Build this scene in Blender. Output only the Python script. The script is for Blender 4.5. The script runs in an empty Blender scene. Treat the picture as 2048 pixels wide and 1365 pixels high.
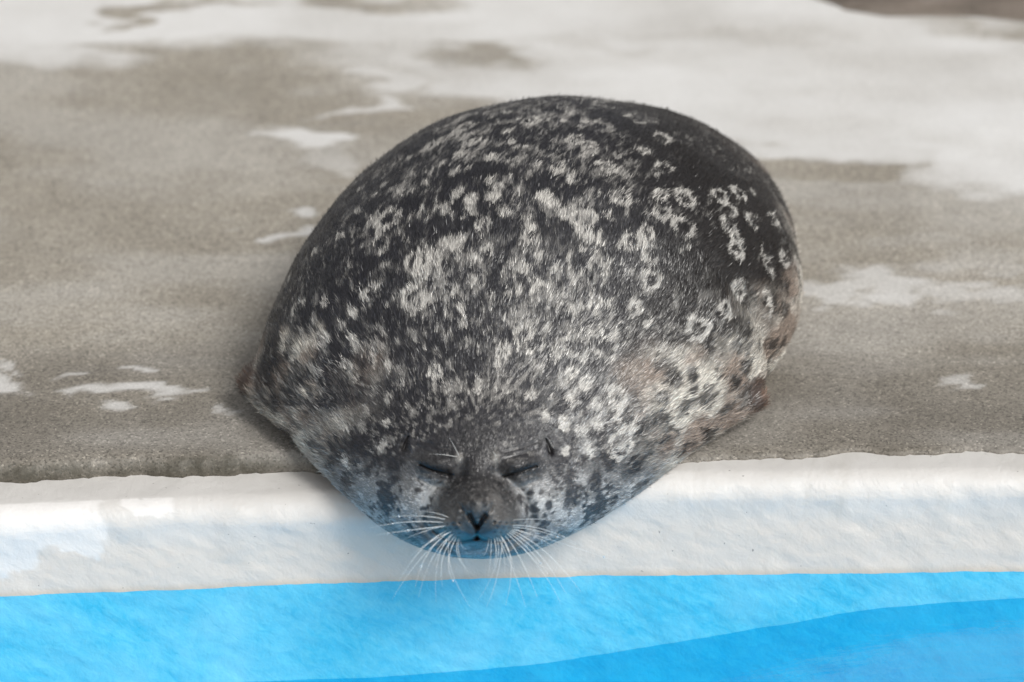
import bpy, math, random
import numpy as np
from mathutils import Vector, Matrix

S = bpy.context.scene
COL = S.collection
rng = np.random.default_rng(7)
random.seed(7)

# ------------------------------------------------------------------ camera
PITCH = math.radians(28.0)
SN, CS = math.sin(PITCH), math.cos(PITCH)
cam_d = bpy.data.cameras.new('camera')
cam = bpy.data.objects.new('camera', cam_d)
COL.objects.link(cam)
cam_d.lens = 135.0
cam_d.sensor_width = 36.0
cam_d.clip_start = 0.1
cam_d.clip_end = 500.0
CAM_DIST = 4.41
tgt = Vector((0.0138, SN * 0.1414, CS * 0.1414))
cam.location = tgt + Vector((0.0, -CS, SN)) * CAM_DIST
cam.rotation_euler = (math.pi / 2 - PITCH, 0.0, 0.0)
cam_d.dof.use_dof = True
cam_d.dof.focus_distance = CAM_DIST - 0.02
cam_d.dof.aperture_fstop = 2.8
S.camera = cam

# ------------------------------------------------------------------ light (bright overcast, soft sun from the right)
SUN_EL, SUN_AZ = math.radians(47.0), math.radians(142.0)
w = bpy.data.worlds.new('World')
S.world = w
w.use_nodes = True
wn = w.node_tree
for n in list(wn.nodes):
    wn.nodes.remove(n)
sky = wn.nodes.new('ShaderNodeTexSky')
sky.sky_type = 'NISHITA'
sky.sun_disc = False
sky.sun_elevation = SUN_EL
sky.sun_rotation = SUN_AZ
sky.dust_density = 4.0
bw = wn.nodes.new('ShaderNodeRGBToBW')
mixw = wn.nodes.new('ShaderNodeMixRGB')
mixw.inputs[0].default_value = 0.96          # overcast: the blue is mostly hidden by cloud
bg = wn.nodes.new('ShaderNodeBackground')
bg.inputs[1].default_value = 0.15
wo = wn.nodes.new('ShaderNodeOutputWorld')
wn.links.new(sky.outputs[0], bw.inputs[0])
wn.links.new(sky.outputs[0], mixw.inputs[1])
wn.links.new(bw.outputs[0], mixw.inputs[2])
wn.links.new(mixw.outputs[0], bg.inputs[0])
wn.links.new(bg.outputs[0], wo.inputs[0])

sun_d = bpy.data.lights.new('sun', 'SUN')
sun_d.energy = 1.5
sun_d.angle = math.radians(18.0)
sun_d.color = (1.0, 0.96, 0.9)
sun = bpy.data.objects.new('sun', sun_d)
COL.objects.link(sun)
sdir = Vector((math.sin(SUN_AZ) * math.cos(SUN_EL), math.cos(SUN_AZ) * math.cos(SUN_EL), math.sin(SUN_EL)))
sun.rotation_euler = sdir.to_track_quat('Z', 'Y').to_euler()
sun.location = (2, -2, 6)

vs = S.view_settings
vs.view_transform = 'Standard'
vs.look = 'None'
vs.exposure = 0.19
vs.gamma = 1.0
vs.use_curve_mapping = False
S.cycles.max_bounces = 8

# ------------------------------------------------------------------ helpers
def tag(o, label=None, cat=None, group=None, kind=None):
    if label: o['label'] = label
    if cat: o['category'] = cat
    if group: o['group'] = group
    if kind: o['kind'] = kind
    return o

def hash3(ix, iy, iz, seed):
    n = (ix.astype(np.int64) * 374761393 + iy.astype(np.int64) * 668265263 + iz.astype(np.int64) * 2147483647 + seed * 974711)
    n &= 0xffffffff
    n = ((n ^ (n >> 13)) * 1274126177) & 0xffffffff
    n = n ^ (n >> 16)
    return (n & 0xffffff) / float(0xffffff)

def vnoise(P, scale, seed=0):
    q = P * scale
    i = np.floor(q).astype(np.int64)
    f = q - i
    f = f * f * (3 - 2 * f)
    r = 0
    for dx in (0, 1):
        for dy in (0, 1):
            for dz in (0, 1):
                wgt = (f[:, 0] if dx else 1 - f[:, 0]) * (f[:, 1] if dy else 1 - f[:, 1]) * (f[:, 2] if dz else 1 - f[:, 2])
                r = r + wgt * hash3(i[:, 0] + dx, i[:, 1] + dy, i[:, 2] + dz, seed)
    return r

def fbm(P, scale, seed=0, octv=3):
    r, a, t = 0, 1.0, 0
    for k in range(octv):
        r = r + a * vnoise(P, scale * 2 ** k, seed + 17 * k)
        t += a
        a *= 0.5
    return r / t

def sstep(a, b, x):
    t = np.clip((x - a) / (b - a), 0, 1)
    return t * t * (3 - 2 * t)

def mesh_np(name, V, F4=None, F3=None, mat=None, parent=None, smooth=True):
    me = bpy.data.meshes.new(name)
    n4 = 0 if F4 is None else len(F4)
    n3 = 0 if F3 is None else len(F3)
    me.vertices.add(len(V))
    me.vertices.foreach_set('co', np.ascontiguousarray(V, dtype=np.float32).ravel())
    loops = np.concatenate([a for a in ((F4.ravel() if n4 else None), (F3.ravel() if n3 else None)) if a is not None]).astype(np.int32)
    me.loops.add(len(loops))
    me.loops.foreach_set('vertex_index', loops)
    me.polygons.add(n4 + n3)
    st = np.concatenate([np.arange(n4) * 4, n4 * 4 + np.arange(n3) * 3]).astype(np.int32)
    me.polygons.foreach_set('loop_start', st)
    if smooth:
        me.polygons.foreach_set('use_smooth', np.ones(n4 + n3, dtype=bool))
    me.update(calc_edges=True)
    me.validate()
    if mat: me.materials.append(mat)
    o = bpy.data.objects.new(name, me)
    COL.objects.link(o)
    if parent: o.parent = parent
    return o

def col_attr(me, name, C):
    a = me.attributes.new(name, 'FLOAT_COLOR', 'POINT')
    C4 = np.ones((len(C), 4), dtype=np.float32)
    C4[:, :3] = C
    a.data.foreach_set('color', C4.ravel())

def flt_attr(me, name, A):
    a = me.attributes.new(name, 'FLOAT', 'POINT')
    a.data.foreach_set('value', np.ascontiguousarray(A, dtype=np.float32))

def grid_faces(nr, nc, wrap=False):
    r = np.arange(nr - 1)[:, None]
    c = np.arange(nc if wrap else nc - 1)[None, :]
    c2 = (c + 1) % nc
    a = r * nc + c
    b = r * nc + c2
    d = (r + 1) * nc + c
    e = (r + 1) * nc + c2
    return np.stack([a, b, e, d], -1).reshape(-1, 4)

class NT:
    def __init__(self, name):
        self.m = bpy.data.materials.new(name)
        self.m.use_nodes = True
        self.t = self.m.node_tree
        self.b = self.t.nodes['Principled BSDF']
        self.out = self.t.nodes['Material Output']
    def n(self, typ, **kw):
        nd = self.t.nodes.new(typ)
        for k, v in kw.items():
            if k.startswith('i_'):
                nd.inputs[int(k[2:]) if k[2:].isdigit() else k[2:]].default_value = v
            else:
                setattr(nd, k, v)
        return nd
    def l(self, a, b):
        self.t.links.new(a, b)
    def noise(self, scale, detail=4, rough=0.6, vec=None, dist=0.0):
        nd = self.n('ShaderNodeTexNoise')
        nd.inputs['Scale'].default_value = scale
        nd.inputs['Detail'].default_value = detail
        nd.inputs['Roughness'].default_value = rough
        nd.inputs['Distortion'].default_value = dist
        if vec is not None: self.l(vec, nd.inputs['Vector'])
        return nd.outputs['Fac']
    def ramp(self, fac, stops):
        nd = self.n('ShaderNodeValToRGB')
        e = nd.color_ramp.elements
        while len(e) < len(stops): e.new(0.5)
        for k, (p, c) in enumerate(stops):
            e[k].position = p
            e[k].color = (c, c, c, 1) if isinstance(c, (int, float)) else (*c, 1)
        self.l(fac, nd.inputs[0])
        return nd.outputs[0]
    def mix(self, fac, a, b, mode='MIX'):
        nd = self.n('ShaderNodeMixRGB', blend_type=mode)
        for i, v in ((0, fac), (1, a), (2, b)):
            if isinstance(v, (int, float)): nd.inputs[i].default_value = v
            elif isinstance(v, tuple): nd.inputs[i].default_value = (*v, 1)
            else: self.l(v, nd.inputs[i])
        return nd.outputs[0]
    def math(self, op, a, b=0.0):
        nd = self.n('ShaderNodeMath', operation=op)
        for i, v in ((0, a), (1, b)):
            if isinstance(v, (int, float)): nd.inputs[i].default_value = v
            else: self.l(v, nd.inputs[i])
        return nd.outputs[0]
    def bump(self, h, strength, dist, prev=None):
        nd = self.n('ShaderNodeBump')
        nd.inputs['Strength'].default_value = strength
        nd.inputs['Distance'].default_value = dist
        self.l(h, nd.inputs['Height'])
        if prev is not None: self.l(prev, nd.inputs['Normal'])
        return nd.outputs[0]
    def coords(self, scale=(1, 1, 1), rot=(0, 0, 0)):
        tc = self.n('ShaderNodeTexCoord')
        mp = self.n('ShaderNodeMapping')
        if any(rot):
            mp.vector_type = 'TEXTURE'          # turn first, then stretch
            scale = tuple(1.0 / c for c in scale)
        mp.inputs['Scale'].default_value = scale
        mp.inputs['Rotation'].default_value = rot
        self.l(tc.outputs['Object'], mp.inputs['Vector'])
        return mp.outputs[0]
    def attr(self, name):
        nd = self.n('ShaderNodeAttribute', attribute_name=name)
        return nd

# ------------------------------------------------------------------ materials of the setting
def mat_deck():
    M = NT('wet_concrete')
    v = M.coords()
    dry = M.attr('dry').outputs['Fac']
    moss = M.attr('moss').outputs['Fac']
    big = M.noise(5.0, 5, 0.6, v)
    fine = M.noise(420.0, 3, 0.7, v)
    vor = M.n('ShaderNodeTexVoronoi')
    vor.inputs['Scale'].default_value = 430.0
    M.l(v, vor.inputs['Vector'])
    cellv = M.n('ShaderNodeSeparateColor')
    M.l(vor.outputs['Color'], cellv.inputs[0])
    wetc = M.ramp(big, [(0.3, (0.275, 0.246, 0.202)), (0.7, (0.395, 0.362, 0.308))])
    dryc = M.ramp(big, [(0.3, (0.60, 0.59, 0.572)), (0.75, (0.70, 0.695, 0.685))])
    base = M.mix(dry, wetc, dryc)
    grain = M.ramp(cellv.outputs[0], [(0.0, 0.38), (0.3, 0.85), (0.8, 1.1), (0.94, 1.25), (0.985, 1.75)])
    gm = M.mix(M.math('MULTIPLY', M.math('SUBTRACT', 1.0, dry), 0.85), (1, 1, 1), grain)
    base = M.mix(1.0, base, gm, 'MULTIPLY')
    f2 = M.ramp(fine, [(0.3, 0.78), (0.7, 1.2)])
    base = M.mix(0.6, base, M.mix(1.0, base, f2, 'MULTIPLY'))
    soaked = M.attr('soaked').outputs['Fac']
    base = M.mix(M.math('MULTIPLY', soaked, 0.62), base, M.mix(1.0, base, (0.36, 0.36, 0.37), 'MULTIPLY'))
    mossn = M.math('MULTIPLY', moss, M.ramp(M.noise(60, 4, 0.7, v), [(0.3, 0.55), (0.6, 1.0)]))
    base = M.mix(mossn, base, (0.045, 0.040, 0.026))
    M.l(base, M.b.inputs['Base Color'])
    rg = M.mix(dry, M.ramp(M.noise(9, 4, 0.6, v), [(0.3, 0.36), (0.7, 0.62)]), (0.85, 0.85, 0.85))
    M.l(rg, M.b.inputs['Roughness'])
    M.b.inputs['Specular IOR Level'].default_value = 0.4
    b1 = M.bump(cellv.outputs[1], 0.6, 0.0025)
    b2 = M.bump(fine, 0.5, 0.0015, b1)
    b3 = M.bump(M.noise(18, 4, 0.6, v), 0.35, 0.006, b2)
    M.l(b3, M.b.inputs['Normal'])
    return M.m

def paint_bumps(M, v, amount):
    vs_ = M.coords((11, 6, 20), (0, 0.75, 0))
    brush = M.noise(1.6, 6, 0.62, vs_, 0.6)
    lump = M.noise(26, 4, 0.55, v, 0.4)
    b1 = M.bump(lump, 0.32 * amount, 0.006, M.bump(M.noise(210, 4, 0.65, v), 0.3 * amount, 0.0015))
    b1 = M.bump(M.noise(1.0, 4, 0.6, M.coords((40, 20, 150), (0, 0.7, 0)), 1.2), 0.12 * amount, 0.003, b1)
    b2 = M.bump(brush, 0.25 * amount, 0.005, b1)
    M.l(b2, M.b.inputs['Normal'])
    return brush, lump

def mat_white():
    M = NT('white_paint')
    v = M.coords()
    brush, lump = paint_bumps(M, v, 1.0)
    fresh = M.attr('fresh').outputs['Fac']
    low = M.attr('low').outputs['Fac']
    base = M.ramp(M.noise(7, 5, 0.65, v), [(0.3, (0.52, 0.505, 0.485)), (0.7, (0.60, 0.585, 0.565))])
    grim = M.ramp(M.noise(34, 5, 0.7, M.coords((1, 1, 2.4), (0, 0.5, 0)), 0.8), [(0.5, 0.0), (0.72, 0.55)])
    base = M.mix(M.math('MULTIPLY', grim, low), base, (0.42, 0.44, 0.43))
    base = M.mix(M.math('MULTIPLY', low, 0.6), base, (0.64, 0.565, 0.495))  # lower rim tinted warm in the paint to offset the blue pool bounce
    speck = M.ramp(M.noise(150, 2, 0.5, v), [(0.74, 0.0), (0.77, 0.8)])
    base = M.mix(speck, base, (0.22, 0.21, 0.20))
    stain = M.math('MULTIPLY', M.ramp(M.noise(1.0, 5, 0.7, M.coords((14, 8, 3.0)), 0.5), [(0.55, 0.0), (0.75, 0.35)]), M.math('SUBTRACT', 1.0, low))
    base = M.mix(stain, base, (0.36, 0.34, 0.30))
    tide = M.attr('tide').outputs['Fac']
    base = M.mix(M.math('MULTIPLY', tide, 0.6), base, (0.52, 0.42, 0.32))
    base = M.mix(fresh, base, (0.66, 0.645, 0.63))
    M.l(base, M.b.inputs['Base Color'])
    M.b.inputs['Roughness'].default_value = 0.42
    M.b.inputs['Specular IOR Level'].default_value = 0.4
    return M.m

def mat_blue():
    M = NT('blue_pool_paint')
    v = M.coords()
    brush, lump = paint_bumps(M, v, 1.0)
    st = M.noise(1.0, 7, 0.72, M.coords((46, 25, 90), (0, 0.7, 0)), 1.4)
    a = M.ramp(st, [(0.34, (0.035, 0.415, 0.66)), (0.62, (0.095, 0.49, 0.69))])
    wear = M.ramp(M.noise(6.5, 5, 0.6, v, 0.5), [(0.40, 0.0), (0.68, 0.8)])
    base = M.mix(wear, a, (0.18, 0.55, 0.735))
    st2 = M.ramp(M.noise(1.0, 4, 0.65, M.coords((55, 30, 200), (0, 0.7, 0)), 1.6), [(0.60, 0.0), (0.74, 0.5)])
    base = M.mix(st2, base, (0.02, 0.37, 0.61))
    M.l(base, M.b.inputs['Base Color'])
    M.b.inputs['Roughness'].default_value = 0.45
    M.b.inputs['Specular IOR Level'].default_value = 0.35
    return M.m

def mat_water():
    M = NT('pool_water')
    M.t.nodes.remove(M.b)
    tr = M.n('ShaderNodeBsdfTransparent')
    tr.inputs[0].default_value = (0.34, 0.83, 0.93, 1)
    gl = M.n('ShaderNodeBsdfGlossy')
    gl.inputs['Roughness'].default_value = 0.03
    fr = M.n('ShaderNodeFresnel')
    fr.inputs[0].default_value = 1.7
    nz = M.noise(1.0, 4, 0.6, M.coords((16, 60, 16)), 0.3)
    bp = M.bump(nz, 0.16, 0.01)
    M.l(bp, gl.inputs['Normal'])
    M.l(bp, fr.inputs['Normal'])
    mx = M.n('ShaderNodeMixShader')
    geo = M.n('ShaderNodeNewGeometry')
    M.l(M.math('MULTIPLY', fr.outputs[0], M.math('SUBTRACT', 1.0, geo.outputs['Backfacing'])), mx.inputs[0])
    M.l(tr.outputs[0], mx.inputs[1])
    M.l(gl.outputs[0], mx.inputs[2])
    M.l(mx.outputs[0], M.out.inputs[0])
    return M.m

def mat_soil():
    M = NT('brown_soil')
    v = M.coords((3, 10, 10))
    M.l(M.ramp(M.noise(3, 6, 0.7, v), [(0.3, (0.17, 0.14, 0.115)), (0.6, (0.30, 0.25, 0.21)), (0.8, (0.44, 0.40, 0.36))]), M.b.inputs['Base Color'])
    M.b.inputs['Roughness'].default_value = 0.85
    M.l(M.bump(M.noise(14, 5, 0.7, v), 0.8, 0.03), M.b.inputs['Normal'])
    return M.m

# ------------------------------------------------------------------ pool edge line (a wide, gently curved pool)
def edge_y(x):
    xc = np.clip(x, -7, 7)
    return 0.047 * xc - 0.037 * xc * xc

def deck_edge(x):
    return edge_y(x) + 0.036 * sstep(0.15, -0.35, x) + 0.024 * sstep(0.10, 0.50, x)

def ledge_z(x):
    return -0.007 - 0.016 * sstep(0.05, -0.25, x)

def axis(dense_a, dense_b, step, far_a, far_b, grow=1.12):
    c = list(np.arange(dense_a, dense_b, step))
    s, p = step, c[-1]
    hi = []
    while p < far_b:
        s *= grow
        p += s
        hi.append(p)
    s, p = step, c[0]
    lo = []
    while p > far_a:
        s *= grow
        p -= s
        lo.append(p)
    return np.array(lo[::-1] + c + hi)

# dry islands on the damp concrete: x, y, half length, half depth, turn, amount
DRY = [
    (-0.620, 1.318, 0.377, 0.167, -0.00, 1.00), (-0.279, 1.299, 0.449, 0.114, -0.00, 1.00), (0.213, 1.290, 0.549, 0.292, -0.00, 1.00), (0.501, 1.095, 0.322, 0.292, -0.00, 1.00),
    (0.172, 1.078, 0.230, 0.162, -0.00, 1.00), (0.716, 0.961, 0.226, 0.248, -0.00, 1.00), (0.004, 1.070, 0.098, 0.068, -0.21, 0.90), (-0.142, 1.058, 0.056, 0.044, -0.00, 0.85),
    (-0.164, 0.984, 0.055, 0.028, -0.00, 0.80), (0.638, 0.802, 0.127, 0.109, -0.00, 0.95), (0.382, 0.986, 0.138, 0.182, -0.00, 0.95), (-0.266, 0.883, 0.064, 0.038, -0.50, 1.00),
    (-0.209, 0.814, 0.060, 0.053, -0.41, 0.60), (-0.269, 0.606, 0.039, 0.032, -0.00, 0.95), (-0.437, 0.169, 0.056, 0.019, 0.15, 0.95), (-0.469, 0.234, 0.031, 0.011, -0.00, 0.90),
    (-0.579, 0.196, 0.042, 0.030, -0.29, 0.85), (-0.569, 0.234, 0.036, 0.013, -0.00, 0.70), (-0.357, 0.132, 0.014, 0.010, -0.00, 0.80), (0.486, 0.438, 0.106, 0.049, -0.11, 0.75),
    (0.614, 0.410, 0.056, 0.034, -0.00, 0.60), (0.565, 0.184, 0.036, 0.011, -0.00, 0.60), (0.397, 0.410, 0.037, 0.041, -0.00, 0.70), (0.516, 0.636, 0.272, 0.177, -0.00, 0.40),
    (0.442, 0.521, 0.095, 0.071, -0.00, 0.35), (0.591, 0.549, 0.102, 0.057, -0.00, 0.50), (-0.369, 0.802, 0.160, 0.062, -0.00, 0.22), (-0.511, 1.312, 0.087, 0.024, 0.27, -0.75),
    (-0.419, 1.338, 0.080, 0.019, 0.18, -0.60), (-0.171, 1.345, 0.109, 0.026, -0.09, -0.70), (0.436, 0.778, 0.126, 0.049, -0.12, -0.55), (0.645, 1.272, 0.144, 0.026, -0.18, -0.30),
    (-0.039, 1.165, 0.092, 0.025, -0.26, -0.50), (0.319, 1.236, 0.143, 0.022, -0.00, -0.20), (0.104, 1.200, 0.107, 0.018, -0.13, -0.20),
]
def build_deck():
    xs = axis(-0.72, 0.75, 0.006, -60, 60)
    prof = np.array([[0.004, -0.05], [0.0, -0.024], [-0.0005, -0.017], [0.001, -0.011], [0.0035, -0.006], [0.007, -0.003], [0.012, -0.001], [0.018, 0.0]])
    ys = axis(0.024, 1.7, 0.006, 0.023, 80)
    ys = ys[ys >= 0.024]
    nx = len(xs)
    rows = []
    for (py, pz) in prof: rows.append((py, pz))
    for y in ys: rows.append((y, 0.0))
    R = np.array(rows)
    X = np.repeat(xs[None], len(R), 0)
    E = deck_edge(X)
    P1 = np.stack([xs, xs * 0, xs * 0], 1)
    jag = (fbm(P1, 22, 3, 4) - 0.5) * 0.016 + (fbm(P1, 120, 9, 2) - 0.5) * 0.006
    fade = np.exp(-R[:, 0] / 0.06)[:, None]
    step_k = (0.35 + 0.65 * sstep(0.05, -0.2, xs))[None]
    Y = E + R[:, 0][:, None] + jag[None] * fade
    Z = np.where(R[:, 1][:, None] < -0.04, R[:, 1][:, None], R[:, 1][:, None] * step_k)
    V = np.stack([X, Y, Z], -1).reshape(-1, 3)
    V[:, 2] += (fbm(V * [1, 1, 0], 3, 21, 3) - 0.5) * 0.006 * sstep(0.02, 0.3, V[:, 1] - edge_y(V[:, 0])) * (V[:, 1] < 20)
    F = grid_faces(len(R), nx)
    o = mesh_np('deck', V, F, mat=mat_deck())
    # dampness
    wp = V + np.stack([0.22 * (fbm(V * [1, 2.2, 1], 11, 5, 4) - 0.5), 0.13 * (fbm(V * [1, 2.2, 1], 11, 6, 4) - 0.5), V[:, 0] * 0], 1)
    dry = np.zeros(len(V))
    for (cx, cy, a, b, rot, amt) in DRY:
        dx, dy = wp[:, 0] - cx, wp[:, 1] - cy
        c, s = math.cos(rot), math.sin(rot)
        d = np.sqrt(((dx * c + dy * s) / a) ** 2 + ((-dx * s + dy * c) / b) ** 2)
        val = amt * sstep(1.45, 0.6, d)
        dry = np.maximum(dry, val) if amt > 0 else np.clip(dry + val, 0, 1)
    nz = fbm(V * [0.6, 1.8, 1], 7, 31, 4)
    dry = dry * sstep(0.10, 0.72, dry + (nz - 0.5) * 0.8)
    dry = np.clip(dry * (0.62 + 0.62 * fbm(V * [0.7, 1.6, 1], 6, 35, 4)), 0, 1)
    dry = np.maximum(dry, 0.22 * sstep(0.45, 0.7, fbm(V * [0.5, 1.6, 1], 5, 41, 4)))
    flt_attr(o.data, 'dry', dry)
    dE = V[:, 1] - deck_edge(V[:, 0])
    moss = np.clip(0.8 * sstep(0.011, 0.0, dE + (fbm(V, 45, 51) - 0.5) * 0.008), 0, 1)
    wetn = sstep(0.42, 0.04, dE + (fbm(V * [0.6, 1.5, 1], 8, 53, 3) - 0.5) * 0.25)
    flt_attr(o.data, 'soaked', wetn * (1 - dry))
    moss *= 0.25 + 0.75 * sstep(0.15, -0.1, V[:, 0])
    flt_attr(o.data, 'moss', moss)
    tag(o, kind='structure')
    return o

def build_wall():
    root = bpy.data.objects.new('pool_wall', None)
    COL.objects.link(root)
    tag(root, 'curved pool wall with white painted rim above bright blue paint, under the concrete deck', 'wall')
    xs = axis(-0.72, 0.75, 0.005, -60, 60)
    P1 = np.stack([xs, xs * 0, xs * 0], 1)
    # profile: offset from the edge, height (ledge height added to the first points)
    pr = [(0.10, 0.0, 1)] + [(y, 0.0, 1) for y in np.linspace(0.055, -0.008, 16)]
    rr = 0.030
    for a in np.linspace(6, 80, 14):
        t = math.radians(a)
        pr.append((-0.008 - rr * math.sin(t), -rr * (1 - math.cos(t)), 1))
    y1, z1 = pr[-1][0], pr[-1][1]
    zl = -0.128
    for k in np.linspace(0.04, 1, 26):
        pr.append((y1 + (-0.042 - y1) * min(1, k * 1.0), z1 + (zl - z1) * k, 1 - k))
    R = np.array(pr)
    X = np.repeat(xs[None], len(R), 0)
    line = (fbm(P1, 5, 77, 3) - 0.5) * 0.004 + (fbm(P1, 90, 78, 2) - 0.5) * 0.0014
    def shape(R, white):
        Y = edge_y(X0) + R[:, 0][:, None]
        Z = R[:, 1][:, None] + ledge_z(X0) * R[:, 2][:, None]
        V = np.stack([X0, Y, Z], -1).reshape(-1, 3)
        return V
    X0 = X
    V = shape(R, True)
    k = np.clip((R[:, 1] + 0.03) / (zl + 0.03), 0, 1)
    V[:, 2] += (k[:, None] * line[None]).ravel()
    disp = (fbm(V, 20, 61, 3) - 0.5) * 0.006 + (fbm(V + V[:, 2:3] * [0.7, 0, 0], 60, 62, 3) - 0.5) * 0.0022
    kk = sstep(0.0, -0.015, np.repeat(R[:, 0], len(xs)))
    V[:, 1] -= disp * kk
    V[:, 2] += disp * 0.25 * (1 - kk)
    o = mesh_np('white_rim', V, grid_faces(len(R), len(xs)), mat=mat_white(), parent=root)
    # fresh paint patches
    U = SN * V[:, 1] + CS * V[:, 2]
    q = V + 0.055 * np.stack([fbm(V, 35, 71) - 0.5, V[:, 0] * 0, fbm(V, 35, 72) - 0.5], 1)
    fresh = np.zeros(len(V))
    for (cx, cz, a, b) in [(-0.575, -0.035, 0.055, 0.062), (-0.50, -0.030, 0.050, 0.040), (-0.475, -0.06, 0.016, 0.022), (-0.414, -0.030, 0.010, 0.010), (-0.392, -0.028, 0.011, 0.011)]:
        d = np.maximum(np.abs(q[:, 0] - cx) / a, np.abs(q[:, 2] - cz) / b)
        fresh = np.maximum(fresh, sstep(1.04, 0.96, d))
    flt_attr(o.data, 'fresh', fresh * (R[:, 0].repeat(len(xs)) < -0.012))
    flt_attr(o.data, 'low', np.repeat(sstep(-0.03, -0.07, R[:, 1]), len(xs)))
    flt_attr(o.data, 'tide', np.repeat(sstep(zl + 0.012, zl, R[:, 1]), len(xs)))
    # blue
    zs = np.concatenate([np.linspace(zl, -0.36, 60), np.linspace(-0.4, -1.3, 12)])
    Rb = np.array([(-0.042 - 0.004 * (-z / 0.13 - 1), z, 0) for z in zs])
    X0 = np.repeat(xs[None], len(Rb), 0)
    V = shape(Rb, False)
    k = np.clip(1 - (zl - Rb[:, 1]) / 0.03, 0, 1)
    V[:, 2] += (k[:, None] * line[None]).ravel()
    disp = (fbm(V, 20, 61, 3) - 0.5) * 0.006 + (fbm(V + V[:, 2:3] * [0.7, 0, 0], 60, 62, 3) - 0.5) * 0.0022
    V[:, 1] -= disp
    bm_ = mat_blue()
    mesh_np('blue_face', V, grid_faces(len(Rb), len(xs)), mat=bm_, parent=root)
    return root

def catmull(T, Y, t):
    m = np.zeros_like(Y)
    d = np.diff(Y, axis=0) / np.diff(T)[:, None]
    m[1:-1] = (d[:-1] * np.diff(T)[1:, None] + d[1:] * np.diff(T)[:-1, None]) / (T[2:] - T[:-2])[:, None]
    m[0], m[-1] = d[0], d[-1]
    i = np.clip(np.searchsorted(T, t) - 1, 0, len(T) - 2)
    h = (T[i + 1] - T[i])[:, None]
    s = ((t - T[i])[:, None]) / h
    return ((1 + 2 * s) * (1 - s) ** 2) * Y[i] + s * (1 - s) ** 2 * h * m[i] + s * s * (3 - 2 * s) * Y[i + 1] + s * s * (s - 1) * h * m[i + 1]

def water_z(x, y):
    # level of the swell along the wall
    kx = np.array([-60, -1.0, -0.3, -0.14, 0.044, 0.2, 0.33, 0.445, 0.59, 0.9, 1.5, 60])
    kz = np.array([-0.24, -0.25, -0.257, -0.2565, -0.2455, -0.2225, -0.198, -0.177, -0.164, -0.160, -0.19, -0.22])
    r = catmull(kx, kz[:, None], np.clip(np.ravel(x), -59, 59))[:, 0].reshape(np.shape(x))
    return r

def build_water():
    xs = axis(-0.7, 0.8, 0.012, -60, 60)
    dy = np.concatenate([np.linspace(0.06, -0.6, 70), -0.6 - np.cumsum(0.012 * 1.12 ** np.arange(52))])
    dy = dy[dy > -40]
    X = np.repeat(xs[None], len(dy), 0)
    Y = edge_y(X) + dy[:, None]
    Z = water_z(X - 0.25 * dy[:, None], Y)
    V = np.stack([X, Y, Z], -1).reshape(-1, 3)
    V[:, 2] += (fbm(V * [1, 2.5, 0], 6, 91, 3) - 0.5) * 0.005
    o = mesh_np('water', V, grid_faces(len(dy), len(xs))[:, ::-1], mat=mat_water())
    tag(o, kind='structure')
    M = NT('pool_floor_paint')
    v = M.coords()
    M.l(M.ramp(M.noise(3, 4, 0.6, v), [(0.3, (0.02, 0.44, 0.72)), (0.7, (0.05, 0.52, 0.78))]), M.b.inputs['Base Color'])
    M.b.inputs['Roughness'].default_value = 0.6
    xs2 = np.linspace(-60, 60, 61)
    ys2 = np.linspace(0.8, -40, 40)
    Vf = np.array([(x, y, -1.25 + 0.03 * math.sin(x * 0.7 + y)) for y in ys2 for x in xs2])
    f = mesh_np('pool_floor', Vf, grid_faces(40, 61)[:, ::-1], mat=M.m)
    tag(f, kind='structure')

def build_soil():
    # a raised brown earth strip behind the deck, towards the right
    us = np.linspace(0, 1, 90)
    ws = np.linspace(0, 1, 24)
    V = []
    for wv in ws:
        for u in us:
            x = 0.42 + u * 6.0
            y0 = 1.258 + 0.095 * math.exp(-(x - 0.42) * 9) + 0.012 * math.sin(x * 21)
            y = y0 + wv * 4.0 + 0.0
            z = -0.01 + 0.09 * (1 - math.exp(-wv * 40)) * min(1, u * 60) + 0.03 * math.sin(x * 5 + y * 3) * wv
            V.append((x, y, z))
    V = np.array(V)
    V[:, 2] += (fbm(V, 7, 99, 3) - 0.5) * 0.05 * (V[:, 2] > 0.01)
    o = mesh_np('soil', V, grid_faces(len(ws), len(us)), mat=mat_soil())
    tag(o, kind='structure')

build_deck()
build_wall()
build_water()
build_soil()

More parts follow.
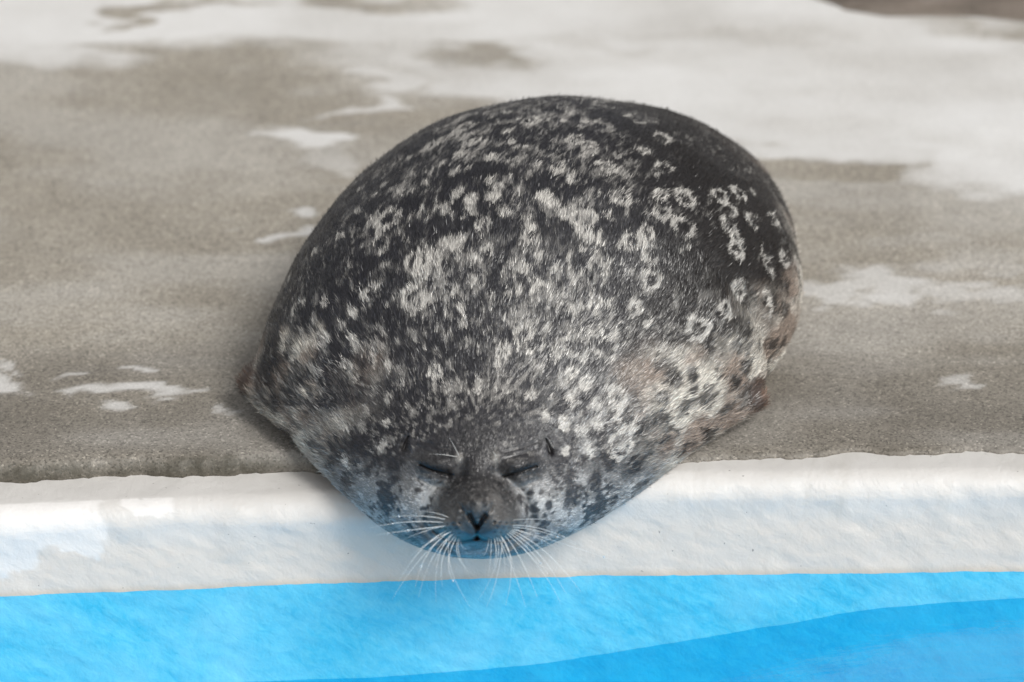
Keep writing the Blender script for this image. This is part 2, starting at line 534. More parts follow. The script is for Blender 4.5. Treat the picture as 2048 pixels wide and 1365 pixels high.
# ------------------------------------------------------------------ the seal
# stations along the body: y, x centre, z centre, half width, up, down
ST = np.array([
    (-0.176, -0.0235, 0.022, 0.000, 0.000, 0.000),
    (-0.171, -0.0235, 0.022, 0.036, 0.030, 0.030),
    (-0.156, -0.0230, 0.022, 0.070, 0.056, 0.052),
    (-0.132, -0.0220, 0.022, 0.101, 0.078, 0.068),
    (-0.100, -0.0200, 0.020, 0.132, 0.097, 0.078),
    (-0.050, -0.0120, 0.022, 0.176, 0.114, 0.082),
    (0.000, -0.0050, 0.030, 0.222, 0.136, 0.075),
    (0.050, 0.0020, 0.036, 0.262, 0.162, 0.065),
    (0.100, 0.0080, 0.044, 0.290, 0.184, 0.060),
    (0.200, 0.0220, 0.055, 0.296, 0.211, 0.070),
    (0.300, 0.0600, 0.064, 0.301, 0.212, 0.080),
    (0.380, 0.0920, 0.068, 0.291, 0.203, 0.080),
    (0.460, 0.1250, 0.068, 0.260, 0.180, 0.075),
    (0.540, 0.1550, 0.062, 0.216, 0.148, 0.066),
    (0.620, 0.1750, 0.050, 0.175, 0.115, 0.055),
    (0.690, 0.1850, 0.036, 0.105, 0.058, 0.042),
    (0.740, 0.1900, 0.028, 0.075, 0.034, 0.030),
    (0.800, 0.1930, 0.020, 0.095, 0.020, 0.020),
    (0.860, 0.1950, 0.015, 0.075, 0.012, 0.013),
    (0.872, 0.1960, 0.014, 0.000, 0.000, 0.000)])

XF, UF, FF = np.array([1.0, 0, 0]), np.array([0, SN, CS]), np.array([0, -CS, SN])
def px(u, v):            # face-plane coordinates in metres: across, up
    return (u - 1000) / 1740.0, (928 - v) / 1740.0

def seg_d(x, y, a, b):
    ax, ay = a
    bx, by = b
    dx, dy = bx - ax, by - ay
    t = np.clip(((x - ax) * dx + (y - ay) * dy) / (dx * dx + dy * dy), 0, 1)
    return np.hypot(x - ax - t * dx, y - ay - t * dy), t

def G(x, y, c, sx, sy=None):
    sy = sy or sx
    return np.exp(-((x - c[0]) / sx) ** 2 - ((y - c[1]) / sy) ** 2)

EYES = [[px(846, 921), px(876, 933), px(908, 941)], [px(1008, 943), px(1040, 935), px(1071, 924)]]
EARS = [(px(823, 868), px(815, 893)), (px(1089, 872), px(1098, 898))]
NOSTR = [(px(943, 1012), px(956, 1035)), (px(973, 1012), px(960, 1035))]
PADS = [px(905, 1042), px(1010, 1040)]
MUZ = px(957, 1022)
MOUTH = [[px(957, 1058), px(938, 1064), px(915, 1070), px(893, 1064), px(872, 1048)], [px(957, 1058), px(975, 1064), px(1000, 1069), px(1022, 1062), px(1043, 1046)]]

PITS = []
for s_, p_ in zip((-1, 1), PADS):
    for i_ in range(4):
        for j_ in range(5 - (i_ % 2)):
            PITS.append((p_[0] + s_ * (-0.011 + 0.0062 * j_ + 0.003 * (i_ % 2)), p_[1] + 0.0085 - 0.0052 * i_ - 0.0008 * j_))

def poly_d(x, u, pts):
    d = None
    for a, b in zip(pts[:-1], pts[1:]):
        dd, _ = seg_d(x, u, a, b)
        d = dd if d is None else np.minimum(d, dd)
    return d

def face_disp(x, u):
    h = np.zeros_like(x)
    rho = np.sqrt(((x - MUZ[0]) / 0.053) ** 2 + ((u - MUZ[1]) / np.where(u > MUZ[1], 0.046, 0.036)) ** 2)
    h += 0.052 * sstep(1.08, 0.40, rho)
    h -= 0.006 * np.exp(-((rho - 1.12) / 0.10) ** 2) * sstep(0.020, 0.035, np.abs(x - MUZ[0]))
    h += 0.016 * G(x, u, px(957, 965), 0.020, 0.030)             # bridge of the nose
    h += 0.008 * G(x, u, px(957, 1014), 0.017, 0.014)            # nose
    for p in PADS:
        h += 0.015 * G(x, u, p, 0.020, 0.016)
    h += 0.016 * G(x, u, px(957, 1092), 0.030, 0.012)            # chin
    for e in EYES:
        c = e[1]
        sx = 1 if c[0] > MUZ[0] else -1
        h -= 0.005 * G(x, u, (c[0] - sx * 0.005, c[1] - 0.002), 0.030, 0.020)
        h += 0.012 * G(x, u, (c[0], c[1] + 0.007), 0.021, 0.012)
        h += 0.004 * G(x, u, (c[0], c[1] - 0.010), 0.018, 0.006)
        h -= 0.006 * np.exp(-(poly_d(x, u, e) / 0.0014) ** 2)
        h -= 0.006 * G(x, u, ((e[2] if sx < 0 else e[0])[0] - sx * 0.010, c[1] - 0.002), 0.009, 0.012)
        # fold under the lower lid
        h -= 0.002 * np.exp(-(poly_d(x, u, [(p[0], p[1] - 0.016) for p in e]) / 0.003) ** 2)
    for a, b in EARS:
        d, t = seg_d(x, u, a, b)
        h -= 0.008 * np.exp(-(d / (0.0012 + 0.0022 * t)) ** 2)
        h += 0.003 * G(x, u, ((a[0] + b[0]) / 2 + (0.006 if a[0] < 0 else -0.006), (a[1] + b[1]) / 2), 0.004, 0.009)
    for p in (px(922, 905), px(992, 905)):
        h += 0.003 * G(x, u, p, 0.005)
        h -= 0.003 * G(x, u, (p[0] + (0.004 if p[0] < MUZ[0] else -0.004), p[1] + 0.002), 0.002)
    for a, b in NOSTR:
        d, t = seg_d(x, u, a, b)
        h -= 0.007 * np.exp(-(d / np.where(t < 0.4, 0.0030, 0.0021)) ** 2)
    d, _ = seg_d(x, u, px(957, 1034), px(957, 1060))
    h -= 0.005 * np.exp(-(d / 0.0017) ** 2)
    for s in (-1, 1):
        d, _ = seg_d(x, u, px(957 + s * 26, 1004), px(957 + s * 30, 994))
        h -= 0.0035 * np.exp(-(d / 0.002) ** 2)
    for dx, du in PITS:
        h -= 0.0022 * G(x, u, (dx, du), 0.0013)
    for e in EYES:
        for q_ in (0.019, 0.026):
            h -= 0.0016 * np.exp(-(poly_d(x, u, [(p[0], p[1] + q_) for p in e]) / 0.0020) ** 2)
    for m in MOUTH:
        h -= 0.009 * np.exp(-(poly_d(x, u, m) / 0.0024) ** 2)
    return h

NSEG = 480
TIPS = ((0.292, 0.085, 0.032), (-0.286, 0.122, 0.036))      # tips of the fore flippers
def build_body_arrays():
    T = np.concatenate([[0], np.cumsum(np.sqrt(np.sum(np.diff(ST[:, [0, 3, 4]], axis=0) ** 2, 1)))])
    ts = np.concatenate([np.linspace(0.0012, 0.24, 210), np.linspace(0.244, T[-1] - 0.002, 300)])
    K = catmull(T, ST, ts)
    ph = np.linspace(0, 2 * math.pi, NSEG, endpoint=False)
    c, s = np.cos(ph), np.sin(ph)
    ex = np.where(s > 0, 1.92, 2.2)
    cc = np.sign(c) * np.abs(c) ** (2 / ex)
    ss = np.sign(s) * np.abs(s) ** (2 / ex)
    yaw = np.gradient(K[:, 1], K[:, 0] + 1e-9)
    yaw = np.where(K[:, 0] > 0.15, np.arctan(yaw), 0)
    yaw = np.convolve(np.pad(yaw, 20, mode='edge'), np.ones(41) / 41, 'valid')
    lx = K[:, 3][:, None] * cc[None]
    V = np.empty((len(ts), NSEG, 3))
    V[..., 0] = K[:, 1][:, None] + lx * np.cos(yaw)[:, None]
    V[..., 1] = K[:, 0][:, None] - lx * np.sin(yaw)[:, None]
    V[..., 2] = K[:, 2][:, None] + np.where(ss > 0, K[:, 4][:, None], K[:, 5][:, None]) * ss[None]
    V = V.reshape(-1, 3)
    # belly rests on the deck
    onk = sstep(-0.03, 0.03, V[:, 1] - edge_y(V[:, 0]))
    zmin = 0.003 * onk + (1 - onk) * -0.2
    V[:, 2] = np.where(V[:, 2] < zmin + 0.03, zmin + 0.03 * np.exp((V[:, 2] - zmin - 0.03) / 0.03), V[:, 2])
    # fore flippers folded against the flanks
    for (c3, d3, sg, amt) in [((0.258, 0.075, 0.016), (0.88, 0.45, 0.10), (0.036, 0.038, 0.022), 0.046),
                              ((-0.250, 0.120, 0.020), (-0.88, 0.42, 0.12), (0.050, 0.045, 0.030), 0.042),
                              ((TIPS[0][0] - 0.004, TIPS[0][1] - 0.004, TIPS[0][2]), (0.75, 0.25, 0.35), (0.021, 0.024, 0.021), 0.022),
                              ((TIPS[1][0] + 0.004, TIPS[1][1] - 0.004, TIPS[1][2]), (-0.75, 0.25, 0.35), (0.021, 0.024, 0.022), 0.022)]:
        q = (V - np.array(c3)) / np.array(sg)
        V = V + np.array(d3) * (amt * np.exp(-np.sum(q * q, 1)))[:, None]
    # soft unevenness of fat and skin
    return V.reshape(len(ts), NSEG, 3), ts

def grid_normals(V):
    nr, nc, _ = V.shape
    ds = np.gradient(V, axis=0)
    dp = np.roll(V, -1, 1) - np.roll(V, 1, 1)
    N = np.cross(dp, ds)
    N /= np.linalg.norm(N, axis=2, keepdims=True) + 1e-12
    return N, ds

Vb, ts = build_body_arrays()
Nb, _ = grid_normals(Vb)
if np.mean(np.sum(Nb * (Vb - Vb.mean(axis=1, keepdims=True)), 2)) < 0: NSGN = -1
else: NSGN = 1
Nb = Nb * NSGN
fl = Vb.reshape(-1, 3)
fl = fl + Nb.reshape(-1, 3) * ((fbm(fl, 14, 101, 3) - 0.5) * 0.008 * sstep(-0.02, 0.15, fl[:, 1]))[:, None]
front = sstep(0.03, -0.05, fl[:, 1]) * sstep(0.0, 0.35, Nb.reshape(-1, 3) @ FF)
hx, hu = fl[:, 0], fl @ UF
fl = fl + FF * (face_disp(hx, hu) * front)[:, None]
Vb = fl.reshape(Vb.shape)
Nb, Tb = grid_normals(Vb)
Nb = Nb * NSGN
Tb = Tb / (np.linalg.norm(Tb, axis=2, keepdims=True) + 1e-12)

# coat markings, metres on the body: see mark list


MARKS = [
    (-0.141,0.159,0.217,0.0131,0), (-0.218,0.197,0.171,0.0114,0), (-0.187,0.192,0.197,0.0095,0), (-0.169,0.062,0.164,0.0110,0), (-0.167,0.033,0.145,0.0110,0),
    (-0.179,0.053,0.152,0.0086,0), (-0.085,0.050,0.188,0.0146,0), (-0.125,-0.009,0.136,0.0061,0), (0.102,0.349,0.273,0.0083,0), (0.080,0.206,0.265,0.0096,0),
    (0.048,0.170,0.257,0.0162,0), (0.061,0.160,0.252,0.0124,0), (0.075,0.148,0.246,0.0123,0), (0.036,0.132,0.241,0.0093,0), (0.101,0.120,0.228,0.0159,0),
    (0.183,0.241,0.251,0.0053,0), (0.142,0.765,0.045,0.0059,0), (0.219,0.750,0.055,0.0045,0), (0.042,0.229,0.272,0.0085,0), (0.302,0.323,0.192,0.0085,0),
    (0.310,0.224,0.162,0.0068,0), (0.320,0.203,0.139,0.0081,0), (0.167,0.047,0.156,0.0079,0), (0.142,0.019,0.146,0.0084,0), (-0.024,0.132,0.239,0.0094,0),
    (-0.013,0.098,0.225,0.0086,0), (-0.052,0.110,0.227,0.0138,0), (-0.044,0.117,0.231,0.0088,0), (0.039,0.128,0.240,0.0100,0), (0.046,0.097,0.224,0.0091,0),
    (0.031,0.075,0.212,0.0103,0), (0.063,0.078,0.210,0.0108,0), (0.008,0.050,0.198,0.0079,0), (0.021,0.053,0.199,0.0079,0), (0.035,0.059,0.202,0.0078,0),
    (0.105,0.120,0.228,0.0098,0), (0.080,0.036,0.179,0.0090,0), (-0.043,0.033,0.185,0.0078,0), (-0.043,0.016,0.174,0.0090,0), (-0.028,0.016,0.175,0.0066,0),
    (-0.061,0.030,0.180,0.0078,0), (-0.018,0.030,0.185,0.0066,0), (-0.026,0.062,0.204,0.0078,0), (-0.052,0.050,0.194,0.0078,0), (-0.078,0.050,0.189,0.0133,0),
    (-0.011,0.044,0.194,0.0066,0), (-0.057,0.005,0.165,0.0066,0), (-0.075,0.013,0.167,0.0066,0), (0.008,0.016,0.176,0.0078,0), (0.054,0.013,0.169,0.0090,0),
    (0.036,-0.017,0.152,0.0090,0), (0.072,0.002,0.158,0.0078,0), (-0.020,-0.022,0.152,0.0060,0), (-0.000,-0.030,0.147,0.0072,0), (0.102,0.019,0.161,0.0084,0),
    (0.080,-0.028,0.134,0.0132,0), (0.099,-0.033,0.122,0.0156,0), (0.082,-0.055,0.113,0.0134,0), (0.108,-0.049,0.104,0.0121,0), (0.061,-0.058,0.120,0.0098,0),
    (-0.060,0.346,0.253,0.0099,0), (-0.034,0.303,0.264,0.0104,0), (-0.047,0.396,0.251,0.0072,0), (-0.007,0.379,0.265,0.0087,0), (0.010,0.323,0.272,0.0102,0),
    (0.013,0.290,0.272,0.0089,0), (-0.009,0.255,0.269,0.0157,0), (-0.048,0.278,0.262,0.0124,0), (-0.069,0.265,0.257,0.0097,0), (-0.092,0.324,0.244,0.0092,0),
    (-0.108,0.320,0.237,0.0078,0), (-0.126,0.327,0.227,0.0078,0), (-0.166,0.302,0.205,0.0079,0), (-0.139,0.276,0.223,0.0085,0), (-0.118,0.230,0.236,0.0137,0),
    (-0.088,0.223,0.249,0.0101,0), (-0.053,0.230,0.260,0.0128,0), (-0.037,0.230,0.264,0.0101,0), (-0.014,0.201,0.264,0.0084,0), (-0.008,0.175,0.257,0.0121,0),
    (-0.034,0.174,0.254,0.0144,0), (-0.050,0.191,0.255,0.0103,0), (-0.065,0.166,0.243,0.0076,0), (-0.138,0.154,0.217,0.0104,0), (0.006,0.145,0.248,0.0093,0),
    (-0.033,0.157,0.247,0.0125,0), (-0.021,0.132,0.239,0.0106,0), (0.027,0.118,0.236,0.0086,0), (-0.059,0.114,0.227,0.0139,0), (-0.016,0.102,0.227,0.0104,0),
    (-0.042,0.091,0.220,0.0086,0), (-0.095,0.111,0.217,0.0088,0), (-0.026,0.059,0.202,0.0066,0), (-0.140,0.078,0.187,0.0067,0), (0.025,0.078,0.214,0.0121,0),
    (-0.168,0.230,0.211,0.0098,0), (-0.182,0.191,0.200,0.0089,0), (-0.175,-0.044,0.070,0.0100,0), (-0.174,-0.065,0.042,0.0130,0), (-0.128,-0.072,0.093,0.0114,0),
    (-0.134,-0.095,0.072,0.0126,0), (0.126,-0.030,0.110,0.0090,0), (0.137,-0.064,0.060,0.0124,0), (0.168,-0.011,0.099,0.0121,0), (0.179,0.005,0.109,0.0097,0),
    (0.034,0.038,0.189,0.0072,0), (0.005,0.072,0.210,0.0060,0), (-0.037,-0.009,0.159,0.0054,0), (0.046,-0.030,0.141,0.0072,0), (0.023,-0.017,0.154,0.0054,0),
    (-0.006,-0.006,0.162,0.0048,0), (-0.088,-0.006,0.151,0.0054,0), (-0.112,0.027,0.165,0.0061,0), (-0.101,0.036,0.174,0.0055,0), (0.034,-0.064,0.125,0.0099,0),
    (0.050,-0.084,0.110,0.0111,0), (0.072,-0.085,0.099,0.0135,0), (0.091,-0.080,0.090,0.0135,0), (0.111,-0.065,0.088,0.0122,0), (0.100,-0.092,0.070,0.0123,0),
    (0.072,-0.108,0.080,0.0098,0), (-0.167,0.022,0.136,0.0055,0), (-0.152,0.019,0.143,0.0055,0), (0.127,-0.000,0.137,0.0072,0), (0.152,-0.000,0.123,0.0072,0),
    (0.112,0.002,0.145,0.0072,0), (-0.095,0.096,0.211,0.0162,1), (-0.145,0.072,0.181,0.0134,1), (-0.098,0.053,0.186,0.0158,1), (-0.176,-0.000,0.114,0.0184,1),
    (-0.204,0.050,0.133,0.0111,1), (-0.232,0.111,0.146,0.0101,1), (0.089,0.287,0.274,0.0101,1), (0.160,0.838,0.032,0.0142,1), (0.161,0.384,0.259,0.0143,1),
    (0.125,0.234,0.266,0.0113,1), (0.122,0.180,0.254,0.0101,1), (0.141,0.188,0.252,0.0119,1), (0.125,0.162,0.245,0.0092,1), (0.097,0.146,0.242,0.0135,1),
    (0.120,0.122,0.226,0.0085,1), (0.149,0.128,0.222,0.0116,1), (0.168,0.141,0.224,0.0117,1), (0.172,0.121,0.210,0.0103,1), (0.112,0.090,0.208,0.0103,1),
    (0.174,0.094,0.190,0.0115,1), (0.092,0.069,0.199,0.0109,1), (0.188,0.177,0.233,0.0102,1), (0.212,0.170,0.218,0.0135,1), (0.211,0.149,0.209,0.0088,1),
    (0.215,0.220,0.234,0.0138,1), (0.184,0.209,0.243,0.0091,1), (0.191,0.263,0.250,0.0114,1), (0.192,0.342,0.254,0.0112,1), (0.258,0.258,0.218,0.0120,1),
    (0.268,0.241,0.209,0.0094,1), (0.266,0.212,0.202,0.0105,1), (0.275,0.201,0.190,0.0091,1), (0.276,0.186,0.181,0.0122,1), (0.282,0.289,0.207,0.0109,1),
    (0.298,0.255,0.186,0.0122,1), (0.326,0.300,0.165,0.0098,1), (0.316,0.213,0.149,0.0108,1), (0.338,0.248,0.136,0.0089,1), (0.355,0.284,0.112,0.0087,1),
    (0.276,0.144,0.151,0.0108,1), (0.260,0.110,0.145,0.0109,1), (0.228,0.071,0.137,0.0147,1), (0.309,0.161,0.126,0.0143,1), (-0.081,0.095,0.215,0.0137,1),
    (0.046,0.047,0.193,0.0133,1), (0.093,0.053,0.189,0.0144,1), (0.112,0.090,0.208,0.0097,1), (0.120,0.122,0.226,0.0079,1), (0.121,0.044,0.175,0.0120,1),
    (0.028,0.002,0.166,0.0102,1), (0.087,-0.000,0.152,0.0144,1), (0.121,0.027,0.161,0.0102,1), (-0.132,0.179,0.224,0.0173,1), (-0.060,0.346,0.253,0.0127,1),
    (-0.091,0.081,0.206,0.0111,1), (0.144,-0.041,0.084,0.0146,1), (0.137,-0.064,0.060,0.0161,1), (0.133,-0.030,0.105,0.0108,1), (-0.206,0.093,0.160,0.0077,1),
    (-0.250,0.208,0.131,0.0089,1), (0.058,-0.011,0.152,0.0090,1), (0.005,-0.017,0.155,0.0072,1), (-0.073,-0.033,0.138,0.0085,1), (-0.145,0.002,0.135,0.0073,1),
    (0.153,0.056,0.171,0.0085,1), (0.068,0.225,0.270,0.0091,1), (0.106,0.267,0.272,0.0081,1), (0.170,0.290,0.261,0.0081,1), (-0.044,0.367,0.256,0.0114,1),
    (0.035,0.344,0.274,0.0110,1), (-0.083,0.336,0.246,0.0100,1), (0.253,0.088,0.130,0.0074,2), (0.273,0.104,0.124,0.0077,2), (0.238,0.065,0.121,0.0074,2),
    (0.274,0.087,0.105,0.0081,2), (0.286,0.112,0.115,0.0072,2), (0.219,0.033,0.103,0.0086,2), (0.198,0.013,0.101,0.0110,2), (0.284,0.084,0.082,0.0082,2),
    (0.271,0.065,0.069,0.0090,2), (0.222,0.024,0.088,0.0074,2), (0.186,-0.006,0.088,0.0085,2), (0.083,-0.127,0.034,0.0139,2), (0.106,-0.104,0.036,0.0114,2),
    (0.066,-0.126,0.067,0.0049,2), (0.091,-0.105,0.063,0.0050,2), (0.047,-0.149,0.050,0.0042,2), (0.123,-0.082,0.052,0.0100,2), (0.157,-0.041,0.069,0.0086,2),
    (0.186,-0.017,0.070,0.0086,2), (0.151,-0.061,0.034,0.0101,2), (-0.115,-0.130,0.054,0.0062,2), (-0.133,-0.122,0.024,0.0078,2), (-0.088,-0.150,0.051,0.0046,2),
    (-0.098,-0.136,0.064,0.0042,2), (0.055,-0.149,0.034,0.0049,2), (0.034,-0.152,0.052,0.0041,2), (0.112,-0.098,0.004,0.0080,2), (-0.227,0.030,0.091,0.0088,2),
    (-0.202,-0.003,0.085,0.0087,2), (-0.245,0.065,0.103,0.0064,2), (-0.212,0.027,0.106,0.0062,2), (-0.227,0.056,0.117,0.0215,3), (-0.242,0.050,0.092,0.0193,3),
    (-0.219,0.013,0.082,0.0164,3), (-0.252,0.086,0.111,0.0158,3), (-0.209,0.062,0.139,0.0112,3), (-0.234,0.013,0.052,0.0143,3), (-0.260,0.063,0.070,0.0145,3),
    (0.221,0.041,0.111,0.0209,3), (0.251,0.050,0.084,0.0213,3), (0.197,0.002,0.087,0.0184,3), (0.275,0.087,0.103,0.0186,3), (0.186,-0.019,0.064,0.0160,3),
    (0.226,0.016,0.064,0.0187,3),
]


def coat(P):
    """base colour of the coat at points P (n,3)"""
    x, u = P[:, 0], P @ UF
    y, z = P[:, 1], P[:, 2]
    head = sstep(0.05, -0.04, y)
    n1 = np.stack([fbm(P, 45, 201, 2), fbm(P, 45, 202, 2), fbm(P, 45, 203, 2)], 1) - 0.5
    n2 = np.stack([vnoise(P, 170, 204), vnoise(P, 170, 205), vnoise(P, 170, 206)], 1) - 0.5
    Q = P + n1 * 0.014 + n2 * 0.003
    gap = 0.45 + 0.75 * sstep(0.32, 0.52, fbm(P, 48, 225, 2))
    pale = np.zeros(len(P))
    darkm = np.zeros(len(P))
    tanm = np.zeros(len(P))
    for (mx, my, mz, r, kind) in MARKS:
        m = (np.abs(Q[:, 0] - mx) < 0.05) & (np.abs(Q[:, 1] - my) < 0.05) & (np.abs(Q[:, 2] - mz) < 0.05)
        if not m.any(): continue
        d = np.sqrt((Q[m, 0] - mx) ** 2 + (Q[m, 1] - my) ** 2 + (Q[m, 2] - mz) ** 2)
        if kind == 0: pale[m] = np.maximum(pale[m], 0.94 * sstep(1.28, 0.15, d / r))
        elif kind == 1: pale[m] = np.maximum(pale[m], gap[m] * np.exp(-((d - 0.9 * r) / (0.0025 + 0.10 * r)) ** 2))
        elif kind == 3: tanm[m] = np.maximum(tanm[m], sstep(1.5, 0.3, d / r))
        else: darkm[m] = np.maximum(darkm[m], sstep(1.45, 0.75, d / r))
    brk = 0.6 * fbm(P, 95, 207, 2) + 0.4 * vnoise(P, 330, 208)
    crown = np.exp(-(((x + 0.024) / 0.075) ** 2 + ((u - 0.090) / 0.022) ** 2)) * (y < 0.1)
    pale = np.maximum(pale, crown * (0.10 + 0.80 * vnoise(P, 230, 230)))
    dors = sstep(0.12, 0.20, z) * sstep(0.27, 0.12, np.abs(x + 0.01)) * (1 - head)
    net = 1 - np.abs(fbm(P, 30, 209, 2) - 0.5) * 9
    pale = np.maximum(pale, 0.62 * np.clip(net, 0, 1) * dors)
    k = sstep(0.34, 0.80, pale + 1.15 * (brk - 0.5))
    flk = sstep(0.60, 0.75, vnoise(P, 240, 210)) * 0.42 * sstep(0.40, 0.62, fbm(P, 22, 211, 2))
    neck = sstep(-0.12, -0.06, y) * sstep(0.16, 0.04, y) * sstep(0.03, 0.09, z)
    flk = np.maximum(flk, neck * 0.6 * sstep(0.58, 0.72, 0.55 * vnoise(P, 165, 240) + 0.45 * vnoise(P, 75, 241)))
    k = np.maximum(k, flk)
    # saddle greyed to paint in sky sheen, the flank towards the hips brown-black
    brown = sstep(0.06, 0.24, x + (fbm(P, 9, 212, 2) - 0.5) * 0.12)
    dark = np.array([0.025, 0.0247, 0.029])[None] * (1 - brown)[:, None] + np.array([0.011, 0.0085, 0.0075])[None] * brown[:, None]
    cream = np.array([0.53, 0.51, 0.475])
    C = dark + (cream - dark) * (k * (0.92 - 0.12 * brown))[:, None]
    # flanks and belly are tan and cream with dark spots
    low = sstep(0.0, 0.07, 0.115 + 0.035 * sstep(0, 0.2, x) - z + (fbm(P, 14, 214, 3) - 0.5) * 0.14)
    tanz = np.maximum(low * sstep(-0.07, 0.0, y), tanm * sstep(0.25, 0.5, brk + 0.1))
    tan = np.array([0.24, 0.19, 0.155])
    spots = sstep(0.51, 0.61, 0.7 * fbm(P, 42, 213, 2) + 0.3 * vnoise(P, 200, 216))
    tk = np.clip(tanz * (1 - 0.95 * np.maximum(darkm, spots * 0.9)), 0, 1)
    tc = tan[None] + (cream * [1.0, 0.97, 0.92] - tan)[None] * (sstep(0.36, 0.62, fbm(P, 26, 215, 3)))[:, None]
    C = C + (tc - C) * tk[:, None]
    # throat and cheeks pale, with dark flecks
    ck = sstep(0.02, -0.05, u + (fbm(P, 25, 217, 3) - 0.5) * 0.06) * sstep(0.06, -0.02, y)
    ck = np.maximum(ck, 0.62 * np.exp(-(((x - 0.10) / 0.055) ** 2 + ((u - 0.05) / 0.06) ** 2) ** 1.3) * (y < 0.1) * sstep(0.42, 0.60, brk))
    dsp = np.maximum(sstep(0.48, 0.62, 0.65 * fbm(P * [1.2, 1, 0.6], 52, 219, 2) + 0.35 * vnoise(P, 220, 220)), darkm)
    cc = np.array([0.31, 0.31, 0.305])[None] + np.array([0.16, 0.16, 0.16])[None] * (sstep(0.45, 0.6, fbm(P, 70, 222, 2)) - 1.0 * sstep(-0.055, -0.085, u))[:, None]  # under the chin, shade painted into the coat to deepen the blue bounce
    dsp = dsp * (1 - 0.7 * sstep(-0.065, -0.09, u))
    C = C + (cc - C) * (ck * (1 - 0.92 * dsp))[:, None]
    # dark mask over eyes, forehead and muzzle
    dk = np.zeros(len(P))
    eye = np.zeros(len(P))
    for e in EYES:
        g = np.exp(-(((x - e[1][0]) / 0.031) ** 2 + ((u - e[1][1] - 0.004) / 0.016) ** 2) ** 1.5)
        dk = np.maximum(dk, g)
        eye = np.maximum(eye, g)
    rho = np.sqrt(((x - MUZ[0]) / 0.053) ** 2 + ((u - MUZ[1]) / np.where(u > MUZ[1], 0.055, 0.030)) ** 2)
    dk = np.maximum(dk, sstep(1.1, 0.8, rho))
    dk = np.maximum(dk, 0.80 * np.exp(-(((x - MUZ[0]) / 0.046) ** 2 + ((u - 0.012) / 0.046) ** 2) ** 2))
    dk = dk * (y < 0.0)
    grey = np.array([0.030, 0.029, 0.031])[None] * (0.45 + 1.1 * brk)[:, None] * (1 - 0.22 * eye)[:, None]
    grey = grey * (1 - 0.30 * sstep(1.1, 0.8, rho))[:, None]
    C = C + (grey - C) * (dk * 0.95)[:, None]
    fl = sstep(0.58, 0.74, vnoise(P, 330, 250)) * dk * sstep(-0.10, -0.05, u)
    C = C + (np.array([0.20, 0.195, 0.19]) - C) * (fl * 0.45 * (1 - eye))[:, None]
    hl = G(x, u, px(985, 985), 0.020, 0.014) * (y < -0.1)
    C = C + (np.array([0.20, 0.19, 0.18]) - C) * (hl * 0.55 * sstep(0.35, 0.6, brk))[:, None]
    tuft = np.zeros(len(P))
    for p in (px(922, 907), px(992, 906)): tuft = np.maximum(tuft, G(x, u, p, 0.0035, 0.005))
    C = C + (np.array([0.42, 0.40, 0.37]) - C) * (tuft * (y < -0.05))[:, None]
    pit = np.zeros(len(P))
    pk = np.zeros(len(P))
    for p in PADS: pk = np.maximum(pk, G(x, u, p, 0.022, 0.015))
    for p in PITS: pit = np.maximum(pit, G(x, u, p, 0.0017))
    C = C + (np.array([0.15, 0.145, 0.14]) - C) * (pk * 0.6 * (y < -0.1))[:, None]
    C = C + (np.array([0.012, 0.011, 0.011]) - C) * (pit * (y < -0.1))[:, None]
    # creases, eyes, nostrils, mouth
    f = (y < -0.02)
    blk = np.zeros(len(P))
    for e in EYES: blk = np.maximum(blk, np.exp(-(poly_d(x, u, e) / 0.0015) ** 2))
    for a, b in EARS: blk = np.maximum(blk, np.exp(-(seg_d(x, u, a, b)[0] / (0.001 + 0.0022 * seg_d(x, u, a, b)[1])) ** 2))
    for a, b in NOSTR: blk = np.maximum(blk, np.exp(-(seg_d(x, u, a, b)[0] / 0.0023) ** 2))
    blk = np.maximum(blk, np.exp(-(seg_d(x, u, px(957, 1034), px(957, 1060))[0] / 0.003) ** 2))
    for m in MOUTH: blk = np.maximum(blk, 0.7 * np.exp(-(poly_d(x, u, m) / 0.0020) ** 2))
    C = C + (np.array([0.008, 0.007, 0.008]) - C) * (blk * f)[:, None]
    # flipper tips: bare brown skin
    for c3 in TIPS:
        d = np.linalg.norm(P - np.array(c3) - np.array([0.010 * np.sign(c3[0]), 0.003, 0.006]), axis=1)
        kf = sstep(0.031, 0.022, d)
        inner = sstep(0.015, 0.007, d + (brk - 0.5) * 0.01)
        sk = np.array([0.060, 0.038, 0.029])[None] + np.array([0.24, 0.155, 0.11])[None] * inner[:, None]
        C = C + (sk - C) * kf[:, None]
    return np.clip(C, 0.004, 0.8)

def mat_skin():
    M = NT('seal_skin')
    a = M.attr('coat')
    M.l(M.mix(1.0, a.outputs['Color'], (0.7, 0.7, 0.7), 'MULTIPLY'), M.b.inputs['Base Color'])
    M.b.inputs['Roughness'].default_value = 0.30
    M.b.inputs['Specular IOR Level'].default_value = 0.6
    M.l(M.bump(M.noise(500, 3, 0.6, M.coords()), 0.4, 0.001), M.b.inputs['Normal'])
    return M.m

def mat_hair():
    M = NT('seal_fur')
    a = M.attr('coat')
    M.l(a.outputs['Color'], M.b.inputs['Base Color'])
    M.b.inputs['Roughness'].default_value = 0.29
    M.b.inputs['Specular IOR Level'].default_value = 0.52
    return M.m

seal = bpy.data.objects.new('seal', None)
COL.objects.link(seal)
tag(seal, 'plump dark seal with pale ring markings asleep, head hanging over the pool rim', 'seal')

